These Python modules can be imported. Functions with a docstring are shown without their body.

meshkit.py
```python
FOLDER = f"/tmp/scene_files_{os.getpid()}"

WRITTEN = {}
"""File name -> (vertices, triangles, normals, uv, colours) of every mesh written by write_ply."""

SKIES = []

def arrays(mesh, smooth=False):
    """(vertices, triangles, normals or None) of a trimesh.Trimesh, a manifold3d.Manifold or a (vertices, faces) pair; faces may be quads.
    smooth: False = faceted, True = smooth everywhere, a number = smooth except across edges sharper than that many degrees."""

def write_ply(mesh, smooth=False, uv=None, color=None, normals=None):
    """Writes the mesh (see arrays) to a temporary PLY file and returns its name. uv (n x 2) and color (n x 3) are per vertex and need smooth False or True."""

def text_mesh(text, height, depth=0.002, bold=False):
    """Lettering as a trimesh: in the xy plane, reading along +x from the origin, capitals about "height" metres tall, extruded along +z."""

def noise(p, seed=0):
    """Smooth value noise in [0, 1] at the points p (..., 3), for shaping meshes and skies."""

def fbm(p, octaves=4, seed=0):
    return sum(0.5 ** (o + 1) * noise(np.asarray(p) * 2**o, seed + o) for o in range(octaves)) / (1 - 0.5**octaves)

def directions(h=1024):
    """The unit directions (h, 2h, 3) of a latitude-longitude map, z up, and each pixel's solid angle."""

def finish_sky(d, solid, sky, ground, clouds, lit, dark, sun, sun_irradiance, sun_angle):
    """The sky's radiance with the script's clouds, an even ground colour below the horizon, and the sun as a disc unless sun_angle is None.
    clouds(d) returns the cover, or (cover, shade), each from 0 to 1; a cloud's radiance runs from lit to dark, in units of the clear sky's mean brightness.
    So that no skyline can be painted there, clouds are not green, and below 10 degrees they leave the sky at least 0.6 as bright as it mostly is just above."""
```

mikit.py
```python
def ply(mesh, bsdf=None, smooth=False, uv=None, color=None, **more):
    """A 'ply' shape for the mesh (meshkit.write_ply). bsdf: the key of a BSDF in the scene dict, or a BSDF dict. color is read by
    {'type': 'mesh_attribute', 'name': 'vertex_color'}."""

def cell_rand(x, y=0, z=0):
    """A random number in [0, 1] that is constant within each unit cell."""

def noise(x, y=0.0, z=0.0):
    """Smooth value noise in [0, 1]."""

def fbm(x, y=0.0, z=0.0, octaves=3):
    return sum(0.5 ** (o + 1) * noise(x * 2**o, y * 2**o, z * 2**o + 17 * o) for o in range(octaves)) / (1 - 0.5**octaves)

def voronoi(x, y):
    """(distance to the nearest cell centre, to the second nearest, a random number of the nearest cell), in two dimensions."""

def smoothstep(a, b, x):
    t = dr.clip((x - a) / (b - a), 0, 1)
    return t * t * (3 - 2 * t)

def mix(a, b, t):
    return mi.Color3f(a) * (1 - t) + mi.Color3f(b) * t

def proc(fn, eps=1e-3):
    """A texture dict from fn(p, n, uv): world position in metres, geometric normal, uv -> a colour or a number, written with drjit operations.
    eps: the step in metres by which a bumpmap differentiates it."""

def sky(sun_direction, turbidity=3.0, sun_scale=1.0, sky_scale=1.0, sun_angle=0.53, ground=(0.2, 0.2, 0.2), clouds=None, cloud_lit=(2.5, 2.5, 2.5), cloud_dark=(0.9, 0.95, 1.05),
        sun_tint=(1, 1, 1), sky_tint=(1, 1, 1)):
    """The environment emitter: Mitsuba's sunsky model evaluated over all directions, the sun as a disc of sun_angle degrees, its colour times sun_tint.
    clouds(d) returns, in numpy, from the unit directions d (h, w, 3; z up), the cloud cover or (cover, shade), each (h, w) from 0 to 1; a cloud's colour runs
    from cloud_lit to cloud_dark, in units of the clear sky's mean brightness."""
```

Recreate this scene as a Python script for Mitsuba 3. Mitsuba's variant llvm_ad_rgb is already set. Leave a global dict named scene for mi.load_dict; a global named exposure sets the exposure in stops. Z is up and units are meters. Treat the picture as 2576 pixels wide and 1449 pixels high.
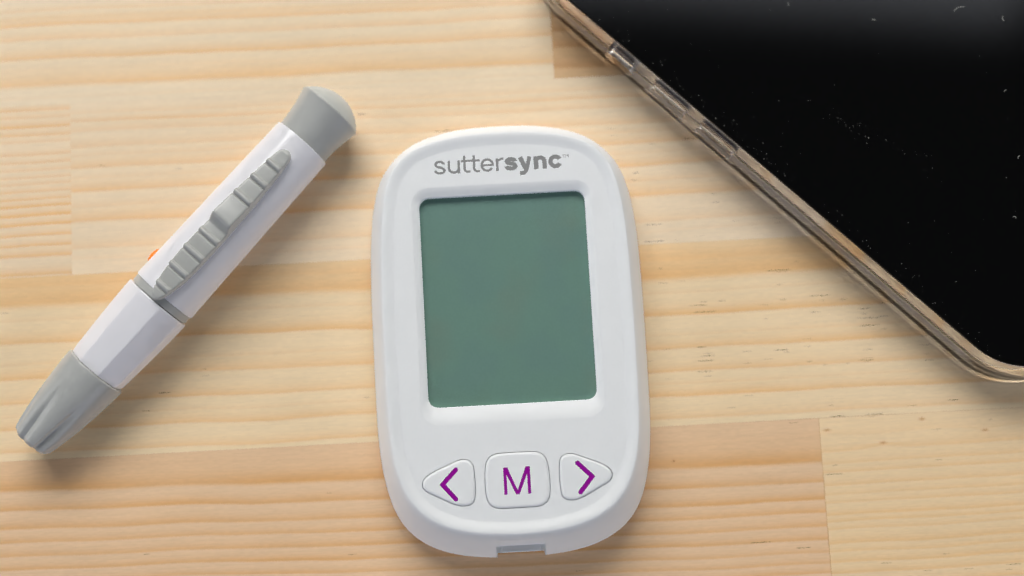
import math
import numpy as np
import drjit as dr
import mitsuba as mi
import mikit
import trimesh
import manifold3d as m3
from mikit import noise, fbm, cell_rand, smoothstep, mix
from scipy.interpolate import CubicSpline, PchipInterpolator
from shapely.geometry import Polygon, LineString, Point
from shapely.ops import unary_union
from shapely import affinity

scene, labels = {}, {}
T = mi.ScalarTransform4f
MM = 0.001
rng = np.random.default_rng(7)

# ------------------------------------------------------------------ camera, lamps, exposure
TILT = math.radians(8.0)
DIST = 330 * MM
cam = np.array([0, -math.sin(TILT), math.cos(TILT)]) * DIST
scene['camera'] = {
    'type': 'thinlens', 'fov': 2 * math.degrees(math.atan(1288 / 3600)), 'fov_axis': 'x',
    'aperture_radius': 0.0052, 'focus_distance': 0.3145, 'near_clip': 0.01, 'far_clip': 20.0,
    'to_world': T().look_at(origin=cam.tolist(), target=[0, 0, 0], up=[0, 1, 0]),
}
exposure = 0.08


def lamp(key, centre, target, w, h, radiance):
    """A rectangular lamp (window or unseen room light) that shines towards target."""
    d = np.array(target, float) - np.array(centre, float)
    up = [0, 0, 1] if abs(d[2]) < 0.95 * np.linalg.norm(d) else [0, 1, 0]
    scene[key] = {'type': 'rectangle', 'to_world': T().look_at(origin=centre, target=target, up=up) @ T().scale([w / 2, h / 2, 1]),
                  'bsdf': {'type': 'diffuse', 'reflectance': {'type': 'rgb', 'value': [0.5, 0.5, 0.5]}},
                  'emitter': {'type': 'area', 'radiance': {'type': 'rgb', 'value': radiance}}}


# big window beyond the top edge of the picture (main light), and weaker unseen lights standing for the rest of the room
lamp('window_light', [-0.18, 0.98, 0.93], [0, 0.0, 0.0], 1.15, 0.62, [7.9, 7.75, 7.45])
lamp('window_light_001', [0.05, 0.970, 1.65], [0, 0.0, 0.0], 1.5, 0.60, [1.15, 1.2, 1.3])  # out of view, placed for the grey reflection at the top of the phone glass
lamp('window_light_002', [-1.5, -0.30, 0.52], [0, 0, 0.0], 1.9, 0.95, [0.86, 0.89, 1.0])  # unseen room light, placed to light the left sides bluish
lamp('window_light_003', [1.5, -0.30, 0.52], [0, 0, 0.0], 1.9, 0.95, [0.76, 0.77, 0.79])  # unseen room light, placed to lighten the right sides
lamp('window_light_004', [0.0, -1.6, 0.52], [0, 0, 0.0], 2.4, 0.95, [0.82, 0.88, 1.10])  # out of view behind the viewer, lights the walls facing down the frame
for k_, what in (('window_light', 'bright large window beyond the top edge of the picture'),
                 ('window_light_001', 'dim unseen light above the window, out of view, placed for the grey reflection in the phone screen'),
                 ('window_light_002', 'pale bluish unseen room light left of the table, out of view, placed to light the left sides'),
                 ('window_light_003', 'pale unseen room light right of the table, out of view, placed to light the right sides'),
                 ('window_light_004', 'faint bluish unseen room light behind the viewer, out of view, placed to light the lower walls')):
    labels[k_] = {'label': what, 'category': 'window', 'kind': 'structure'}


# ------------------------------------------------------------------ mesh helpers (all in millimetres)
def key_for(name):
    if name not in scene:
        return name
    i = 1
    while f'{name}_{i:03d}' in scene:
        i += 1
    return f'{name}_{i:03d}'


def put(name, mesh, bsdf, frame=None, smooth=30):
    """mesh (v, f), Trimesh or Manifold in mm -> one entry of the scene, in metres, under the next free number."""
    if hasattr(mesh, 'to_mesh'):
        q = mesh.to_mesh()
        v, f = np.array(q.vert_properties[:, :3], float), np.array(q.tri_verts)
    elif isinstance(mesh, tuple):
        v, f = np.asarray(mesh[0], float), np.asarray(mesh[1], int)
        if f.shape[1] == 4:
            f = np.vstack([f[:, [0, 1, 2]], f[:, [0, 2, 3]]])
    else:
        v, f = np.array(mesh.vertices, float), np.array(mesh.faces)
    if frame is not None:
        v = frame(v)
    k = key_for(name)
    scene[k] = mikit.ply(trimesh.Trimesh(v * MM, f, process=True, merge_norm=True), bsdf, smooth=smooth)
    return k


def frame_of(x, y, deg, z=0.0):
    c, s = math.cos(math.radians(deg)), math.sin(math.radians(deg))

    def f(v):
        v = np.asarray(v, float)
        return np.stack([x + v[:, 0] * c - v[:, 1] * s, y + v[:, 0] * s + v[:, 1] * c, v[:, 2] + z], 1)
    return f


def loft(rings, close=True):
    """Closed solid through rings of (n, 3) counter-clockwise from below to above; flat fans close both ends."""
    n, m = len(rings[0]), len(rings)
    v = np.vstack(rings + [rings[0].mean(0)[None], rings[-1].mean(0)[None]])
    f = []
    i = np.arange(n)
    j = (i + 1) % n
    for k in range(m - 1):
        a, b = k * n, (k + 1) * n
        f.append(np.stack([a + i, a + j, b + j], 1))
        f.append(np.stack([a + i, b + j, b + i], 1))
    f.append(np.stack([j, i, i * 0 + m * n], 1))
    f.append(np.stack([(m - 1) * n + i, (m - 1) * n + j, i * 0 + m * n + 1], 1))
    return v, np.vstack(f)


def solid(mesh):
    v, f = mesh
    return m3.Manifold(m3.Mesh(np.asarray(v, np.float32), np.asarray(f, np.uint32)))


def closed_spline(pts, n):
    p = np.vstack([pts, pts[:1]])
    t = np.r_[0, np.cumsum(np.linalg.norm(np.diff(p, axis=0), axis=1))]
    c = CubicSpline(t, p, bc_type='periodic')
    q = c(np.linspace(0, t[-1], n * 6, endpoint=False))
    d = np.r_[0, np.cumsum(np.linalg.norm(np.diff(np.vstack([q, q[:1]]), axis=0), axis=1))]
    s = np.linspace(0, d[-1], n, endpoint=False)
    q = np.vstack([q, q[:1]])
    return np.stack([np.interp(s, d, q[:, 0]), np.interp(s, d, q[:, 1])], 1)


def offset_ring(p, d):
    """Counter-clockwise ring moved outwards by d along its normals."""
    t = np.roll(p, -1, 0) - np.roll(p, 1, 0)
    t /= np.linalg.norm(t, axis=1, keepdims=True)
    return p + np.stack([t[:, 1], -t[:, 0]], 1) * d


def at_z(p, z):
    return np.hstack([p, np.full((len(p), 1), z)])


def rrect(x0, x1, y0, y1, r, n=14, straight=1):
    """Rounded rectangle, counter-clockwise, always with the same number of points."""
    out = []
    for cx, cy, a0 in ((x1 - r, y1 - r, 0), (x0 + r, y1 - r, 90), (x0 + r, y0 + r, 180), (x1 - r, y0 + r, 270)):
        a = np.radians(a0 + np.linspace(0, 90, n))
        out.append(np.stack([cx + r * np.cos(a), cy + r * np.sin(a)], 1))
    p = np.vstack(out)
    if straight > 1:
        q = []
        for a, b in zip(p, np.roll(p, -1, 0)):
            q += [a + (b - a) * t for t in (np.arange(straight) / straight if np.linalg.norm(b - a) > 4 else [0])]
        p = np.array(q)
    return p


def flat(shape, z0, z1):
    parts = [trimesh.creation.extrude_polygon(g, z1 - z0, engine='earcut') for g in getattr(shape, 'geoms', [shape])]
    m = trimesh.util.concatenate(parts)
    m.apply_translation([0, 0, z0])
    return m


# ------------------------------------------------------------------ materials
WA = math.radians(3.05)                      # the boards' grain turns a little against the picture
WC, WS = math.cos(WA), math.sin(WA)
ROWS = [131.0, 90.0, 49.2, 8.5, -33.6, -76.0, -118.0]
# boards: row, from u, to u, pale colour, ring colour, slope, reference u, dash density, rings (v, width, strength)
BOARDS = [
    dict(row=1, u=(-230, 12.6), pale=(.84, .705, .525), late=(.83, .55, .285), slope=-.007, ref=-60, dash=.0, rings=[
        (87, 2, .5), (82, 2, .6), (78, 1.5, .5), (74.6, 1.0, .45), (71.3, .8, .35), (69.3, .6, .30), (67.7, 1.5, .62), (64.3, 1.3, .5), (59.8, 1.5, .72), (56.9, .5, .12), (53.6, 2.7, .8), (50.4, .5, .15)]),
    dict(row=1, u=(12.6, 230), pale=(.72, .485, .275), late=(.62, .345, .15), slope=-.01, ref=13, dash=.02, rings=[
        (86, 2, .5), (80, 2, .5), (74, 1.6, .6), (67.6, 1.6, .5), (64.2, 1.4, .6), (60.9, 1.4, .7), (56.9, 1.4, .8), (51.9, 1.8, .6)]),
    dict(row=2, u=(-230, -101.3), pale=(.83, .68, .50), late=(.80, .51, .25), slope=.0, ref=-102, dash=.0, rings=[
        (48.0, .7, .55), (46.2, .6, .4), (44.0, .8, .85), (42.1, .7, .6), (40.6, .5, .4), (37.7, .6, .45), (35.8, .5, .45), (34, .5, .35), (32.2, .4, .4), (30.6, .5, .4),
        (28.8, .6, .55), (27, .6, .6), (25.3, .7, .7), (23.1, .8, .8), (20.8, .8, .85), (18.3, .7, .65), (15.9, .7, .7), (13.5, 1.0, .85), (9.2, 1.1, .8)]),
    dict(row=2, u=(-101.3, 230), pale=(.84, .695, .515), late=(.82, .54, .28), slope=.0, ref=-50, dash=.075, rings=[
        (46.4, .8, .3), (44.4, .7, .65), (42.2, 1.2, .4), (38.5, 1.3, .45), (36.3, .8, .25), (33.6, 1.5, .6), (31, .8, .2), (28.1, 1.5, .72), (24.2, 1.0, .3), (20.7, 1.9, .75), (14.2, 1.4, .35), (11.5, .6, .15)]),
    dict(row=3, u=(-190, 230), pale=(.84, .675, .455), late=(.79, .50, .235), slope=.0, ref=-30, dash=.115, rings=[
        (2.0, 5.2, .95), (5.8, 3.0, .5), (-2.2, .7, .2), (-7.3, 1.6, .7), (-12.3, .6, .2), (-15.3, 1.5, .6), (-20.8, 1.3, .6), (-23.9, .6, .2), (-26.7, 1.3, .65), (-31.8, 1.2, .5)]),
    dict(row=4, u=(-190, 68.1), pale=(.78, .565, .375), late=(.70, .40, .17), slope=-.019, ref=-34, dash=.012, rings=[
        (-36.5, 5, .12), (-41.5, 2.6, .85), (-46.2, 1.2, .75), (-50.2, 1.1, .72), (-53.1, .9, .7), (-56.1, 1.0, .7), (-59.0, .9, .75), (-61.8, .8, .6), (-64.2, .8, .6), (-66.4, .8, .6), (-69, .8, .6), (-72, .8, .6)]),
    dict(row=4, u=(68.1, 230), pale=(.82, .64, .415), late=(.76, .48, .215), slope=.014, ref=90, dash=.02, rings=[
        (-37.9, .9, .15), (-41.4, 1.1, .35), (-44.1, .9, .35), (-46.1, .8, .4), (-48.9, .9, .4), (-51, .8, .35), (-52.8, .8, .4), (-55.5, .9, .45), (-57, .7, .4), (-58.7, .7, .4), (-61.7, 1.1, .6), (-63.6, .8, .45), (-65.9, 1.0, .6), (-68.3, .9, .6), (-71, .9, .6)]),
]
for row_, (a_, b_) in ((0, (-230, -40)), (0, (-40, 230)), (5, (-230, 20)), (5, (20, 230)), (3, (-230, -190)), (4, (-230, -190))):
    top_ = ROWS[row_]
    BOARDS.append(dict(row=row_, u=(a_, b_), pale=(.82, .67, .47), late=(.78, .52, .26), slope=.004, ref=0, dash=.02,
                       rings=[(top_ - 2 - 3.3 * i - rng.uniform(0, 1.2), rng.uniform(.8, 1.6), rng.uniform(.4, .8)) for i in range(12)]))
V0, DV = -120.0, 0.1
NB = int((133 - V0) / DV) + 1
table = np.zeros((len(BOARDS), NB), np.float32)
axis_v = V0 + DV * np.arange(NB)
for k_, b_ in enumerate(BOARDS):
    for (rv, rw, rs) in b_['rings']:
        d = axis_v - rv                       # latewood: builds up slowly, ends sharply on the lower side
        prof = np.where(d > 0, np.exp(-(np.abs(d) / (rw * 1.12)) ** 1.3), np.exp(-(d / (0.22 * rw + .1)) ** 2))
        table[k_] = 1 - (1 - table[k_]) * (1 - min(.97, rs * (1.32 if b_['u'][1] < -100 else 1.12)) * prof)
TABLE = mi.Float(table.ravel())
dr.eval(TABLE)


def board_lookup(u, v):
    """For each point: board index and its parameters."""
    idx, slope, ref, dash = mi.Float(0), mi.Float(0), mi.Float(0), mi.Float(0)
    pale, late = mi.Color3f(.8, .66, .46), mi.Color3f(.78, .52, .26)
    for k, b in enumerate(BOARDS):
        on = (v <= ROWS[b['row']]) & (v > ROWS[b['row'] + 1]) & (u >= b['u'][0]) & (u < b['u'][1])
        idx, slope = dr.select(on, float(k), idx), dr.select(on, float(b['slope']), slope)
        ref, dash = dr.select(on, float(b['ref']), ref), dr.select(on, float(b['dash']), dash)
        pale, late = dr.select(on, mi.Color3f(*b['pale']), pale), dr.select(on, mi.Color3f(*b['late']), late)
    return idx, slope, ref, dash, pale, late


KNOTS = [(69.8, -36.4, .9, .35), (82.3, -39.9, .9, .4), (91.6, -35.0, .8, .4), (105.7, -38.3, .8, .35), (-14, -38.2, .4, .2), (34.5, -41.5, .35, .3)]


def wood_colour(p, n, uv):
    x, y = p.x * 1000, p.y * 1000
    u, v = x * WC + y * WS, -x * WS + y * WC
    k, slope, ref, dash, pale, late = board_lookup(u, v)
    warp = 1.6 * (noise(u / 52 + k * 7.3, v / 34, k) - .5) + .52 * (noise(u / 17 + k * 3.1, v / 9, k) - .5) + .16 * (noise(u / 5.5, v / 2.6, k + 9) - .5)
    ve = v - slope * (u - ref) - warp
    for (kx, ky, kr, ks) in KNOTS[:4]:
        ve += .8 * dr.exp(-(dr.square((u - kx) / 5) + dr.square((v - ky) / 1.6))) * dr.select(v > ky, 1.0, -1.0)
    f = dr.clip((ve - V0) / DV, 0, NB - 2)
    i0 = dr.floor(f)
    at = mi.UInt32(k) * NB + mi.UInt32(i0)
    late_w = dr.lerp(dr.gather(mi.Float, TABLE, at), dr.gather(mi.Float, TABLE, at + 1), f - i0)
    late_w *= .78 + .4 * noise(u / 26 + k * 5, v / 4.0, k + 3)
    fibre = .55 * noise(u / 9, v * 3.3, k) + .45 * noise(u / 3.2, v * 7.5, k + 5) - .5
    mottle = fbm(u / 34, v / 9, k) - .5
    c = mix(pale, late, dr.clip(late_w + .10 * mottle + .07 * fibre * late_w, 0, 1))
    c *= 1 + .085 * fibre + .10 * mottle
    c *= 1 + .06 * (noise(u / 1.1, v * 4.2, k + 2) - .5)
    # resin canals: short dark dashes along the grain, more of them on the right
    side = smoothstep(-10, 40, u) * (.15 + 1.5 * smoothstep(.42, .68, noise(u / 24, v / 6.5, 11)))
    for (du, dv, sh, amp) in ((9.5, 1.7, 0, .85), (4.6, 1.05, 31, .45)):
        cu, cv = dr.floor(u / du), dr.floor(v / dv)
        on = cell_rand(cu, cv, 5 + sh) < dash * (.10 + .9 * side)
        uc = (cu + .3 + .4 * cell_rand(cu, cv, 6 + sh)) * du
        vc = (cv + .25 + .5 * cell_rand(cu, cv, 7 + sh)) * dv
        half = du * (.12 + .24 * cell_rand(cu, cv, 8 + sh))
        wob = .05 * (noise(u * 2.0, v) - .5)
        m = dr.exp(-dr.square((v - vc + wob) / .085)) * smoothstep(half, half * .5, dr.abs(u - uc)) * (.25 + .95 * noise(u * 2.6, cv, 3))
        c *= 1 - dr.select(on, amp, 0.0) * dr.clip(m, 0, 1) * mi.Color3f(.92, 1.0, 1.05)
    for (kx, ky, kr, ks) in KNOTS:
        r2 = dr.square((u - kx) / kr) + dr.square((v - ky) / ks)
        c *= 1 - .55 * dr.exp(-r2 * 1.4) * mi.Color3f(.55, .85, 1.1)
    # thin glue lines where boards butt and meet
    glue = dr.exp(-dr.square((u - 68.1 + .1 * (noise(v * 1.3, 2.0) - .5)) / .10)) * dr.select((v < -33.6) & (v > -76), 1.0, 0.0)
    glue += .8 * dr.exp(-dr.square((v + 33.6) / .09)) * smoothstep(20, 75, u) + .35 * dr.exp(-dr.square((v + 33.6) / .09)) * smoothstep(-20, -60, u)
    c *= 1 - .30 * dr.clip(glue, 0, 1) * (.4 + .8 * noise(u / 3, v / 3, 6)) * mi.Color3f(.7, 1.0, 1.25)
    return dr.clip(c * mi.Color3f(1.0, .975, .935), 0.01, .95)


def wood_height(p, n, uv):
    x, y = p.x * 1000, p.y * 1000
    u, v = x * WC + y * WS, -x * WS + y * WC
    return noise(u / 4.0, v * 2.4) * .6 + noise(u / 1.7, v * 5.0) * .4


def rgb(*c):
    return {'type': 'rgb', 'value': list(c)}


scene['wood'] = {'type': 'bumpmap', 'arbitrary': mikit.proc(wood_height, eps=4e-5), 'scale': 0.000012,
                 'bsdf': {'type': 'principled', 'base_color': mikit.proc(wood_colour), 'roughness': .52, 'specular': .30}}


def plastic(key, base, rough, spec=.5, mott=.03, clear=0.0):
    b = np.array(base)

    def fn(p, n, uv):
        q = p * 1000
        return mi.Color3f(*b.tolist()) * (1 + mott * (fbm(q.x / 6, q.y / 6, q.z / 6) - .5) + mott * .8 * (noise(q.x * 3.1, q.y * 3.1, q.z * 3.1) - .5))
    scene[key] = {'type': 'principled', 'base_color': mikit.proc(fn), 'roughness': rough, 'specular': spec, 'clearcoat': clear}


plastic('white_shell', (.765, .785, .79), .44, .40, .02)
plastic('white_button', (.765, .785, .79), .44, .45, .015)
plastic('white_gloss', (.735, .735, .765), .13, .5, .015)
plastic('grey_gloss', (.40, .41, .395), .20, .5, .03)
plastic('grey_clip', (.385, .395, .378), .26, .5, .03)
plastic('grey_matt', (.50, .515, .49), .45, .4, .03)
plastic('orange_plastic', (.95, .24, .02), .3, .5, .02)
plastic('logo_ink', (.235, .24, .238), .5, .3, .08)
plastic('violet_ink', (.27, .003, .275), .7, .1, .12)
plastic('dark_gap', (.03, .03, .03), .6, .3, .02)
scene['dark_frame'] = {'type': 'principled', 'base_color': rgb(.50, .50, .52), 'metallic': .4, 'roughness': .25, 'specular': .5}
plastic('button_metal', (.10, .10, .11), .3, .5, .03)


def lcd_colour(p, n, uv):
    q = p * 1000
    c = mix((.130, .236, .193), (.140, .227, .183), smoothstep(.42, .68, fbm(q.x / 11, q.y / 11, 4.0)))
    c = mix(c, (.125, .224, .194), .7 * smoothstep(.45, .7, fbm(q.x / 9 + 40, q.y / 9, 8.0)))
    return c * (1 + .10 * (noise(q.x * 5.5, q.y * 5.5, 1.0) - .5))


scene['lcd'] = {'type': 'principled', 'base_color': mikit.proc(lcd_colour), 'roughness': .32, 'specular': .45}
scene['black_glass'] = {'type': 'roughplastic', 'diffuse_reflectance': rgb(.0035, .0036, .0038), 'int_ior': 1.5, 'alpha': .012, 'nonlinear': False}
scene['clear_plastic'] = {'type': 'dielectric', 'int_ior': 1.47, 'ext_ior': 1.0, 'specular_transmittance': rgb(1, 1, 1)}
scene['dust_speck'] = {'type': 'diffuse', 'reflectance': rgb(.36, .36, .33)}

# ------------------------------------------------------------------ the table top: glued pine boards
labels['table_top'] = {'label': 'pale pine table top of glued boards with orange grain lines', 'kind': 'structure'}


def board_mesh(u0, u1, v0, v1, dz):
    c, h = .03, 18.0
    g = .004
    u0, u1, v0, v1 = u0 + g, u1 - g, v0 + g, v1 - g
    sq = lambda e: np.array([[u0 + e, v0 + e], [u1 - e, v0 + e], [u1 - e, v1 - e], [u0 + e, v1 - e]])
    v, f = loft([at_z(sq(0), -h), at_z(sq(0), -c * .5 + dz), at_z(sq(c), dz)])
    return np.stack([v[:, 0] * WC - v[:, 1] * WS, v[:, 0] * WS + v[:, 1] * WC, v[:, 2]], 1), f


for b_ in BOARDS:
    put('table_top__plank', board_mesh(*b_['u'], ROWS[b_['row'] + 1], ROWS[b_['row']], -.003 * (BOARDS.index(b_) % 3)), 'wood', smooth=False)

# ------------------------------------------------------------------ the glucose meter
MF = frame_of(-0.267 - .30 * math.cos(math.radians(3.2)), -13.028 - .30 * math.sin(math.radians(3.2)), 3.2, .02)
labels['glucose_meter'] = {'label': 'white glucose meter with grey-green screen and three buttons marked in violet', 'category': 'glucose meter'}


def mirrored(half):
    h = np.array(half, float)              # from the top centre clockwise on the right; returns counter-clockwise
    left = h[1:-1][::-1] * [-1, 1]
    return np.vstack([h, left])[::-1]


N = 288
SIL = mirrored([(0, 50.05), (5.5, 49.95), (10.5, 49.45), (15.5, 48.35), (20.3, 46.4), (24.6, 42.9), (27.3, 39.0), (29.0, 33.9), (30.0, 27.6), (30.6, 18), (30.75, 5), (30.68, -10), (30.42, -21),
                (29.75, -27.5), (28.75, -32.3), (27.1, -37), (24.5, -40.9), (20.6, -44), (15.5, -46.15), (10.3, -47.2), (5.2, -47.65), (0, -47.8)])
RID = mirrored([(0, 45.8), (4, 45.75), (8, 45.5), (12, 44.95), (16, 44.0), (19.6, 42.5), (22.3, 40.3), (24.3, 37.3), (25.6, 33.2), (26.5, 27.5), (27.05, 18.5), (27.25, 8), (27.2, -8), (26.95, -18),
                (26.25, -25), (25.0, -29.8), (23.1, -33.8), (20.2, -37.1), (15.8, -39.75), (10, -41.4), (4.5, -42.05), (0, -42.2)])
sil, rid = closed_spline(SIL, N), closed_spline(RID, N)
FACE = 14.45
prof = PchipInterpolator([0, .05, .13, .27, .45, .65, .85, 1.0], [15.0, 14.93, 14.6, 13.6, 11.9, 9.8, 7.3, 5.0])
rings = [at_z(rid + (sil - rid) * .66, 0.0), at_z(rid + (sil - rid) * .80, .15), at_z(rid + (sil - rid) * .90, .9), at_z(rid + (sil - rid) * .97, 2.4)]
for a in (1.0, .95, .88, .8, .7, .6, .5, .4, .31, .23, .16, .10, .06, .03, 0.0):
    rings.append(at_z(rid + (sil - rid) * a, float(prof(a))))
for a in (.08, .17, .28, .40, .52, .64, .76, .88, 1.0):       # rolls over the rim and dips to the face
    z = 15.0 - (15.0 - FACE) * (a * a * (3 - 2 * a)) + .04 * math.sin(a * math.pi)
    rings.append(at_z(offset_ring(rid, -2.7 * a), z))
body = solid(loft(rings))
# soft-edged screen recess
SX, SY0, SY1 = 18.5, -14.4, 32.45
cut = [at_z(rrect(-SX, SX, SY0, SY1, 2.3), 11.4), at_z(rrect(-SX, SX, SY0, SY1, 2.3), 13.5)]
for a in np.linspace(.06, 1.04, 12):
    w = math.sin(min(a, 1.04) * math.radians(74)) / math.sin(math.radians(74))
    cut.append(at_z(rrect(-SX - 1.7 * a, SX + 1.7 * a, SY0 - 4.0 * a, SY1 + 2.2 * a, 2.3 + 1.7 * a), 13.5 + (FACE - 13.5) * w))
cut.append(cut[-1] + [0, 0, 4])
body -= solid(loft(cut))
# the strip port's notch in the lower end
def wedge(profile, inner, outer):
    """Convex prism across the lower end: (y, z) profile, half width growing from inner (y = -43) to outer (y = -48)."""
    pts = [[sx * np.interp(-y, [43, 48, 60], [inner, outer, outer + .3]), y, z] for y, z in profile for sx in (-1, 1)]
    return m3.Manifold.hull_points(np.array(pts, np.float32))


body -= wedge([(-43.2, 13.4), (-45.35, 4.9), (-60, 4.9), (-60, 13.4)], 5.25, 5.65)
body -= wedge([(-46.7, 6), (-46.7, -1), (-60, -1), (-60, 6)], 4.2, 5.6)
# buttons and their wells
ARROW = np.array([(11.35, -26.0), (9.85, -26.6), (9.28, -28.6), (9.2, -31), (9.3, -33.4), (9.85, -35.3), (11.3, -35.85), (14.8, -34.95), (18.4, -33.1), (20.35, -31.6), (20.45, -30.4), (19.6, -29.3), (17.3, -28.0), (14.2, -26.75)])
right = closed_spline(ARROW, 120)
left = (right * [-1, 1])[::-1]
MID = mirrored([(0, -25.05), (2.6, -25.08), (4.6, -25.25), (6.0, -26.05), (6.7, -27.8), (6.95, -31), (6.8, -34.2), (6.15, -35.85), (4.7, -36.7), (2.5, -36.85), (0, -36.87)])
mid = closed_spline(MID, 120)
for o in (left, mid, right):
    body -= solid(loft([at_z(offset_ring(o, .13), 12.2), at_z(offset_ring(o, .13), 20)]))
put('glucose_meter__shell', body, 'white_shell', MF, smooth=38)


def button(o):
    r = [at_z(o, 12.22), at_z(o, FACE - .12)]
    for a in np.linspace(8, 90, 9):
        t = math.radians(a)
        r.append(at_z(offset_ring(o, -.75 * (1 - math.cos(t))), FACE - .12 + .42 * math.sin(t)))
    return put('glucose_meter__button', loft(r), 'white_button', MF, smooth=50)


TOPZ = FACE + .30
sym = {}
k_ = button(left)
che = LineString([(-13.2, -28.05), (-16.2, -31.1), (-13.5, -34.3)]).buffer(.5, join_style='mitre', cap_style='round')
put(k_ + '__symbol', flat(che, TOPZ - .03, TOPZ + .02), 'violet_ink', MF, smooth=False)
labels[k_] = {'label': 'white button with violet left-pointing arrow'}
k_ = button(mid)
w = .66
em = unary_union([LineString([(-2.62, -34.0), (-2.62, -28.15)]).buffer(w / 2, cap_style='flat'), LineString([(2.5, -34.0), (2.5, -28.15)]).buffer(w / 2, cap_style='flat'),
                  Polygon([(-2.95, -28.15), (-2.05, -28.15), (.28, -34.0), (-.45, -34.0)]), Polygon([(2.83, -28.15), (1.93, -28.15), (-.40, -34.0), (.33, -34.0)])])
put(k_ + '__symbol', flat(em, TOPZ - .03, TOPZ + .02), 'violet_ink', MF, smooth=False)
labels[k_] = {'label': 'white rounded button with violet letter M'}
k_ = button(right)
put(k_ + '__symbol', flat(affinity.scale(che, -1, 1, origin=(0, 0)), TOPZ - .03, TOPZ + .02), 'violet_ink', MF, smooth=False)
labels[k_] = {'label': 'white button with violet right-pointing arrow'}
# screen
put('glucose_meter__screen', loft([at_z(rrect(-SX - .4, SX + .4, SY0 - .4, SY1 + .4, 2.4), 11.2), at_z(rrect(-SX - .4, SX + .4, SY0 - .4, SY1 + .4, 2.4), 11.95)]), 'lcd', MF, smooth=False)
# strip port inside the notch
put('glucose_meter__strip_port', loft([at_z(rrect(-4.5, 4.5, -46.72, -45.0, .3), 4.0), at_z(rrect(-4.5, 4.5, -46.72, -45.0, .3), 5.2), at_z(rrect(-4.3, 4.3, -46.5, -45.0, .3), 5.4)]), 'white_shell', MF, smooth=30)


# lettering on the face, drawn as strokes (millimetres from the left end of the base line)
def stroke(pts, w, smooth=True, closed=False):
    p = np.array(pts, float)
    if smooth and len(p) > 2:
        t = np.r_[0, np.cumsum(np.linalg.norm(np.diff(p, axis=0), axis=1) ** .5)]
        p = CubicSpline(t, p)(np.linspace(0, t[-1], 60))
    return LineString(p).buffer(w / 2, cap_style='flat', join_style='round')


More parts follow.
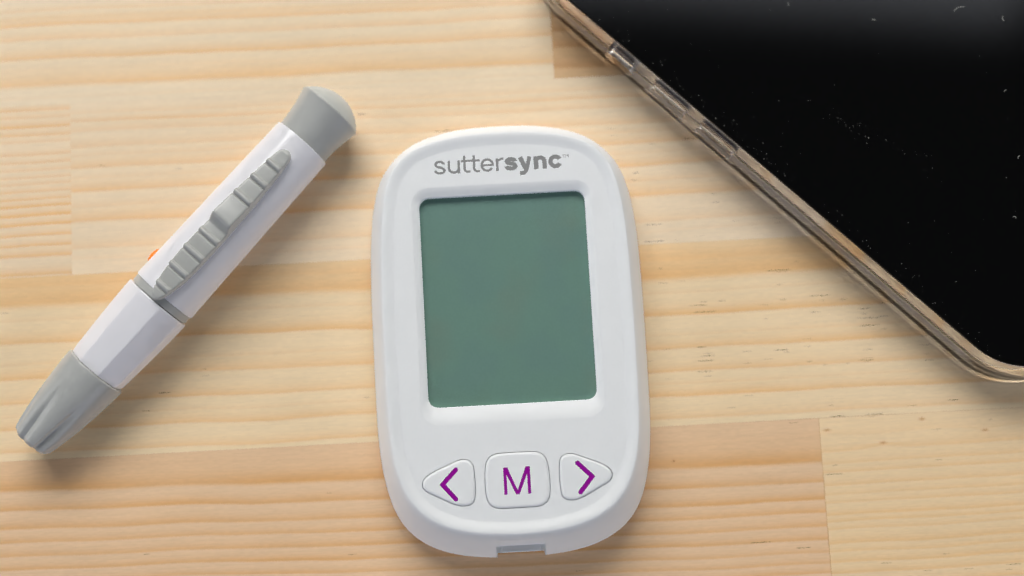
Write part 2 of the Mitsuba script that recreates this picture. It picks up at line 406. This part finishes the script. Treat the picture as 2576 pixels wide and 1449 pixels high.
def arc(cx, cy, rx, ry, a0, a1):
    a = np.radians(np.linspace(a0, a1, 50))
    return [(cx + rx * math.cos(t), cy + ry * math.sin(t)) for t in a]


TW = .54
g = [stroke([(2.16, 2.22), (1.86, 2.68), (1.28, 2.86), (.66, 2.72), (.32, 2.28), (.58, 1.80), (1.28, 1.55), (1.96, 1.28), (2.24, .82), (1.90, .35), (1.24, .22), (.56, .38), (.24, .90)], TW),
     stroke([(3.28, 2.98), (3.28, 1.3), (3.28, 1.28)], TW, False), stroke(arc(4.38, 1.30, 1.10, 1.06, 180, 360), TW, False), stroke([(5.48, 2.98), (5.48, 0)], TW, False),
     stroke([(6.77, 3.92), (6.77, .95)], TW, False), stroke(arc(7.45, .95, .68, .69, 180, 270), .5, False), stroke([(7.44, .26), (8.02, .26)], .5, False),
     stroke([(8.90, 3.92), (8.90, .95)], TW, False), stroke(arc(9.58, .95, .68, .69, 180, 270), .5, False), stroke([(9.57, .26), (10.16, .26)], .5, False),
     stroke([(5.98, 2.74), (10.2, 2.74)], .47, False),
     stroke(arc(11.82, 1.55, 1.22, 1.28, 0, 325), .52, False), stroke([(10.62, 1.52), (13.3, 1.52)], .44, False),
     stroke([(14.04, 0), (14.04, 2.95)], TW, False), stroke([(14.08, 1.7), (14.32, 2.38), (14.85, 2.72), (15.5, 2.78)], .5),
     stroke([(18.08, 2.02), (17.78, 2.44), (17.15, 2.60), (16.52, 2.46), (16.22, 2.10), (16.55, 1.76), (17.2, 1.58), (17.82, 1.38), (18.10, .98), (17.80, .58), (17.15, .47), (16.45, .60), (16.12, 1.05)], .92),
     stroke([(19.22, 2.96), (20.34, .25)], 1.0, False), stroke([(21.33, 2.96), (20.62, .35), (20.42, -.2), (20.05, -.6), (19.5, -.72), (19.02, -.73)], .86, False),
     stroke([(22.72, 0), (22.72, 2.95)], 1.0, False), stroke([(24.62, 0), (24.62, 1.7)], .98, False), stroke(arc(23.68, 1.65, .94, .95, 0, 180), .95, False),
     stroke(arc(27.06, 1.54, 1.08, 1.09, 27, 333), .95, False),
     stroke([(28.72, 2.93), (29.22, 2.93)], .12, False), stroke([(28.97, 2.93), (28.97, 2.32)], .12, False),
     stroke([(29.42, 2.32), (29.42, 2.97), (29.72, 2.5), (30.02, 2.97), (30.02, 2.32)], .12, False)]
word = affinity.translate(unary_union(g), -14.62, 37.38)
put('glucose_meter__lettering', flat(word, FACE - .03, FACE + .02), 'logo_ink', MF, smooth=False)
labels['glucose_meter__lettering'] = {'label': 'grey printed word across the top of the meter'}

# ------------------------------------------------------------------ the lancing pen (axis along local x, from nose to cap)
PA = 49.14
PZ = 7.95
PF = frame_of(-106.72, -35.32, PA, PZ)
labels['lancing_pen'] = {'label': 'white and grey lancing pen with ribbed grey clip lying beside the meter', 'category': 'lancing pen'}
NA = 160
ang = np.arange(NA) * 2 * math.pi / NA      # 0 = right-hand side (local -y), 90 = up


def lathe(profile, shape=None, centre=lambda t: 0.0):
    """profile: list of (t, r); shape(t, r, angle) -> radius per angle."""
    rings = []
    for t, r in profile:
        rr = np.full(NA, r) if shape is None else shape(t, r, ang)
        rings.append(np.stack([np.full(NA, t), centre(t) - rr * np.cos(ang), rr * np.sin(ang)], 1))
    v, f = loft(rings)
    return v, f[:, ::-1]


cen = lambda t: -float(np.interp(t, [0, 20.9, 41, 89, 99.4, 104], [.25, .4, .38, .30, 0, .1]))


def facets(t, r, a):
    th = a - math.radians(89)                # one facet faces up and a little to the left
    step = math.radians(45)
    q = (th + step / 2) % step - step / 2
    k = .85 * float(np.interp(t, [21, 30, 39, 41], [1, 1, .75, .55]))
    return r * ((1 - k) + k * math.cos(step / 2) * 1.045 / np.cos(q))


def flutes(t, r, a):
    step = math.radians(360 / 7)
    q = (a - math.radians(103) + step / 2) % step - step / 2      # steep on one side, gentle on the other
    ramp = np.clip((15.0 - t) / 10.5, 0, 1) ** 1.3
    wid = np.where(q > 0, math.radians(4.2 + 2.2 * ramp), math.radians(8.0 + 5 * ramp))
    return r - 1.05 * ramp * np.exp(-(q / wid) ** 2)


nose_r = PchipInterpolator([0, .35, .8, 6, 12, 17, 20.4, 20.75, 20.9], [4.3, 4.75, 4.9, 5.95, 6.72, 7.17, 7.38, 7.34, 7.15])
tip = [(2.2, .9), (1.9, 1.6), (.4, 2.8), (-.2, 3.5), (-.3, 3.9)]
put('lancing_pen__nose_cap', lathe([(2.2, .6)] + tip[1:] + [(t, float(nose_r(t))) for t in np.r_[0, .15, .35, .6, .9, np.arange(1.5, 20.3, .55), 20.45, 20.6, 20.75, 20.88]], flutes, cen), 'grey_gloss', PF, smooth=40)
lower_r = PchipInterpolator([20.95, 21.15, 26, 33, 39, 41.0, 41.25], [6.45, 6.62, 7.05, 7.52, 7.82, 7.9, 7.8])
put('lancing_pen__lower_barrel', lathe([(20.95, 6.45)] + [(t, float(lower_r(t))) for t in np.r_[21.05, 21.15, np.arange(22, 41, .8), 41.05, 41.18, 41.25]], facets, cen), 'white_gloss', PF, smooth=14)
put('lancing_pen__collar', lathe([(41.0, 6.9), (41.5, 7.0), (41.52, 7.5), (41.6, 7.55), (43.2, 7.55), (43.3, 7.5)], None, cen), 'grey_gloss', PF, smooth=40)
put('lancing_pen__barrel', lathe([(43.25, 7.5), (43.28, 7.74), (43.45, 7.84)] + [(t, 7.84 - .72 * (t - 43.4) / 46.2) for t in np.linspace(46, 89.4, 14)] + [(89.6, 7.05), (89.68, 6.9)], None, cen), 'white_gloss', PF, smooth=40)
cap = [(89.6, 6.55), (89.75, 6.62), (91.5, 6.66), (93.5, 6.82), (95.5, 7.08), (97.3, 7.42), (98.6, 7.74), (99.1, 7.88), (99.3, 7.93), (99.45, 7.9), (99.6, 7.75)]
cap += [(99.62, 7.5)]
put('lancing_pen__end_cap', lathe(cap, None, cen), 'grey_gloss', PF, smooth=25)
put('lancing_pen__end_disc', lathe([(99.3, 7.3), (99.55, 7.6)] + [(99.62 + math.sqrt(9.6 ** 2 - r_ ** 2) - math.sqrt(9.6 ** 2 - 7.7 ** 2), r_) for r_ in np.r_[7.6, 7.4, 7.2, np.arange(6.8, .3, -.5)]], None, cen), 'grey_matt', PF, smooth=25)
# clip: a leaf-shaped ribbed bar on top of the barrel
ct0, ct1 = 41.6, 85.6
wid = PchipInterpolator([41.6, 42.2, 43.4, 45.3, 50, 55, 60, 64, 71.3, 76.4, 81.1, 84, 85.1, 85.6], [.12, .85, 1.45, 1.95, 2.6, 2.78, 2.78, 2.68, 2.5, 2.25, 1.95, 1.62, 1.1, .1])
hgt = PchipInterpolator([41.6, 43, 50, 58, 61.4, 62.5, 64.0, 64.7, 66.0, 69, 75, 82, 85.6], [1.3, 1.45, 1.7, 1.85, 1.5, 1.35, 3.3, 3.75, 3.55, 2.9, 2.15, 1.5, 1.2])
RIBS = [45.2, 50.2, 55.1, 60.0, 71.3, 76.35, 81.1]


def clip_top(t):
    h = float(hgt(t))
    for r in RIBS:
        d = t - r
        h += .70 * math.sqrt(max(0, 1 - (d / .6) ** 2)) if abs(d) < .6 else 0
        h -= .34 * math.exp(-((d + .86) / .22) ** 2)
    return h


ts = np.unique(np.r_[np.linspace(ct0, 43.2, 14), np.linspace(43.2, 84.2, 330), np.linspace(84.2, ct1, 14)])
ss = np.r_[-1.0, -1.0, -1.0, -.985, -.95, -.88, -.75, -.5, -.25, 0, .25, .5, .75, .88, .95, .985, 1.0, 1.0, 1.0]
sections = []
for t in ts:
    w_, h_ = float(wid(t)), clip_top(t)
    rb = 7.84 - .72 * (t - 43.4) / 46.2
    endf = min(1, max(.0, (t - ct0) / .9), max(0.0, (ct1 - t) / .9)) ** .5
    y = ss * w_
    e = .42
    inner = np.clip((w_ - np.abs(y)) / e, 0, 1)
    z = rb + h_ - .42 * (1 - np.sqrt(np.clip(1 - (1 - inner) ** 2, 0, 1))) - (1 - endf) * .5 - .10 * (y / 2.7) ** 2
    z[[0, -1]] = rb - .8
    z[[1, -2]] = rb + h_ * .3
    z[[2, -3]] = np.minimum(z[[2, -3]], rb + h_ - .44 - (1 - endf) * .5)
    sections.append(np.stack([np.full(len(ss), t), y + cen(t) - .95, z], 1))
cv = np.vstack(sections)
ns, nt = len(ss), len(ts)
cf = []
for i in range(nt - 1):
    for j in range(ns):
        a, b = i * ns + j, i * ns + (j + 1) % ns
        cf += [[a, a + ns, b + ns], [a, b + ns, b]]
cf += [[0, j, j + 1] for j in range(1, ns - 1)] + [[(nt - 1) * ns, (nt - 1) * ns + j + 1, (nt - 1) * ns + j] for j in range(1, ns - 1)]
put('lancing_pen__clip', (cv, np.array(cf)), 'grey_clip', PF, smooth=35)
# orange release button on the left flank
sp = trimesh.creation.icosphere(4, 1.0)
sp.apply_scale([2.0, .78, 1.7])
sp.apply_translation([48.4, 7.48, -.1])
put('lancing_pen__release_button', sp, 'orange_plastic', PF, smooth=True)
labels['lancing_pen__release_button'] = {'label': 'orange release button on the far flank'}

# ------------------------------------------------------------------ the phone and its clear case
HF = frame_of(19.17, 59.57, -41.62, 1.1)
labels['smartphone'] = {'label': 'black smartphone lying face up with dusty dark screen', 'category': 'smartphone'}
labels['phone_case'] = {'label': 'clear plastic case around the black phone', 'category': 'phone case'}
S0, S1, W0, W1, RC = -25.8, 129.0, 0.0, 74.0, 17.0


def pr(o, n=30):
    return rrect(S0 - o, S1 + o, W0 - o, W1 + o, RC + o, n)


ph = [(-1.6, 1.32), (-.7, 1.45), (-.25, 1.9), (-.05, 2.6), (0, 3.4), (0, 8.2), (-.05, 8.9), (-.2, 9.3), (-.4, 9.42)]
put('smartphone__frame', loft([at_z(pr(o), z) for o, z in ph]), 'dark_frame', HF, smooth=40)
put('smartphone__screen', loft([at_z(pr(o), z) for o, z in [(-.12, 9.1), (-.12, 9.44), (-.2, 9.54), (-.45, 9.60)]]), 'black_glass', HF, smooth=40)
for s in (23.8, 38.1):
    put('smartphone__volume_button', loft([np.stack([p_[:, 0], np.full(len(p_), y_), p_[:, 1]], 1)[::-1] for p_, y_ in
                                           [(rrect(s - 5, s + 5, 4.2, 6.4, 1.0), .2), (rrect(s - 5, s + 5, 4.2, 6.4, 1.0), -.42), (rrect(s - 4.8, s + 4.8, 4.4, 6.2, .9), -.55)]][::-1]), 'button_metal', HF, smooth=30)
put('smartphone__mute_switch', loft([np.stack([p_[:, 0], np.full(len(p_), y_), p_[:, 1]], 1)[::-1] for p_, y_ in
                                     [(rrect(6.8, 12.2, 4.0, 6.6, .6), .2), (rrect(6.8, 12.2, 4.0, 6.6, .6), -.5)]][::-1]), 'button_metal', HF, smooth=30)


def side_block(s0, s1, z0, z1, r, y0, y1, soft=0.25):
    """A rounded block on the long near side of the case, from depth y0 (inner) to y1 (outer, more negative)."""
    prof_ = [(0, y0), (0, y1 + soft), (-soft * .3, y1 + soft * .3), (-soft, y1)]
    return solid(loft([np.stack([p_[:, 0], np.full(len(p_), y_), p_[:, 1]], 1) for p_, y_ in [(rrect(s0 - o, s1 + o, z0 - o, z1 + o, max(r + o, .12), 8), y_) for o, y_ in prof_]]))


out = [(1.7, 0), (2.05, .08), (2.28, .3), (2.4, .7), (2.42, 2.0), (2.36, 6.5), (2.26, 9.5), (2.2, 9.9), (2.05, 10.12), (1.8, 10.2), (.55, 10.2), (.3, 10.14)]
case = solid(loft([at_z(pr(o), z) for o, z in out]))
case += side_block(17.6, 44.6, 2.4, 8.0, 2.4, -1.0, -2.95, .3)
case -= solid(loft([at_z(pr(o), z) for o, z in [(-1.4, 1.25), (-.5, 1.35), (-.05, 1.8), (.14, 2.5), (.18, 3.4), (.18, 10.0), (.3, 11.5)]]))
case -= side_block(5.4, 13.4, 2.3, 6.6, 1.6, 1.0, -9, .2)
for s in (23.8, 38.1):
    case -= side_block(s - 5.1, s + 5.1, 4.2, 6.0, .85, -2.0, -5, .1)
    case -= side_block(s - 5.3, s + 5.3, 3.9, 6.7, 1.2, .5, -.72, .1)
put('phone_case', case, 'clear_plastic', HF, smooth=35)

# ------------------------------------------------------------------ dust and lint on the phone's screen
specks = []


def speck(s, n_, r, stretch=1.0, a=0.0):
    m = trimesh.creation.icosphere(1, 1.0)
    v = np.array(m.vertices) * (1 + .35 * rng.uniform(-1, 1, (len(m.vertices), 1)))
    v *= [r * stretch, r, r * .4]
    c_, s_ = math.cos(a), math.sin(a)
    v = np.stack([v[:, 0] * c_ - v[:, 1] * s_, v[:, 0] * s_ + v[:, 1] * c_, v[:, 2]], 1) + [s, n_, 9.60 + r * .3]
    specks.append(trimesh.Trimesh(v, m.faces, process=False))


for _ in range(90):
    speck(rng.uniform(-5, 118), 1.2 + 60 * rng.random() ** 1.3, .025 + .055 * rng.random() ** 4, rng.uniform(1, 2), rng.uniform(0, 3))
for _ in range(110):
    speck(rng.uniform(0, 122), 1.1 + abs(rng.normal(0, 1.3)), .028 + .05 * rng.random() ** 3)
for _ in range(70):
    t = rng.random()
    speck(50 + 30 * t + rng.normal(0, 2.5), 19 + 6 * t + rng.normal(0, 1.2), .022 + .04 * rng.random() ** 3)


def lint(pts, r):
    p = np.array(pts, float)
    t = np.arange(len(p))
    q = CubicSpline(t, p)(np.linspace(0, len(p) - 1, 24))
    line = LineString(q).buffer(r)
    specks.append(flat(line, 9.61, 9.66))


for s, n_, a, L_, bend in ((60, 58, 1.1, 2.6, .5), (100, 28.5, .3, .7, .35), (47, 43, .5, .9, .1), (69, 63, 2.4, 1.1, .3), (42, 47, .2, .8, -.2), (92, 40, 1.8, .7, .2), (80, 50, 1.2, .6, .1), (30, 33, 2.6, .7, .2)):
    d_ = np.array([math.cos(a), math.sin(a)])
    e_ = np.array([-d_[1], d_[0]])
    c_ = np.array([s, n_])
    lint([c_ - d_ * L_ / 2, c_ + e_ * bend * .8, c_ + d_ * L_ / 2 + e_ * bend * .1], .05)
put('dust', trimesh.util.concatenate(specks), 'dust_speck', HF, smooth=False)
labels['dust'] = {'label': 'pale specks of dust and lint scattered over the black phone screen', 'kind': 'stuff', 'category': 'dust'}
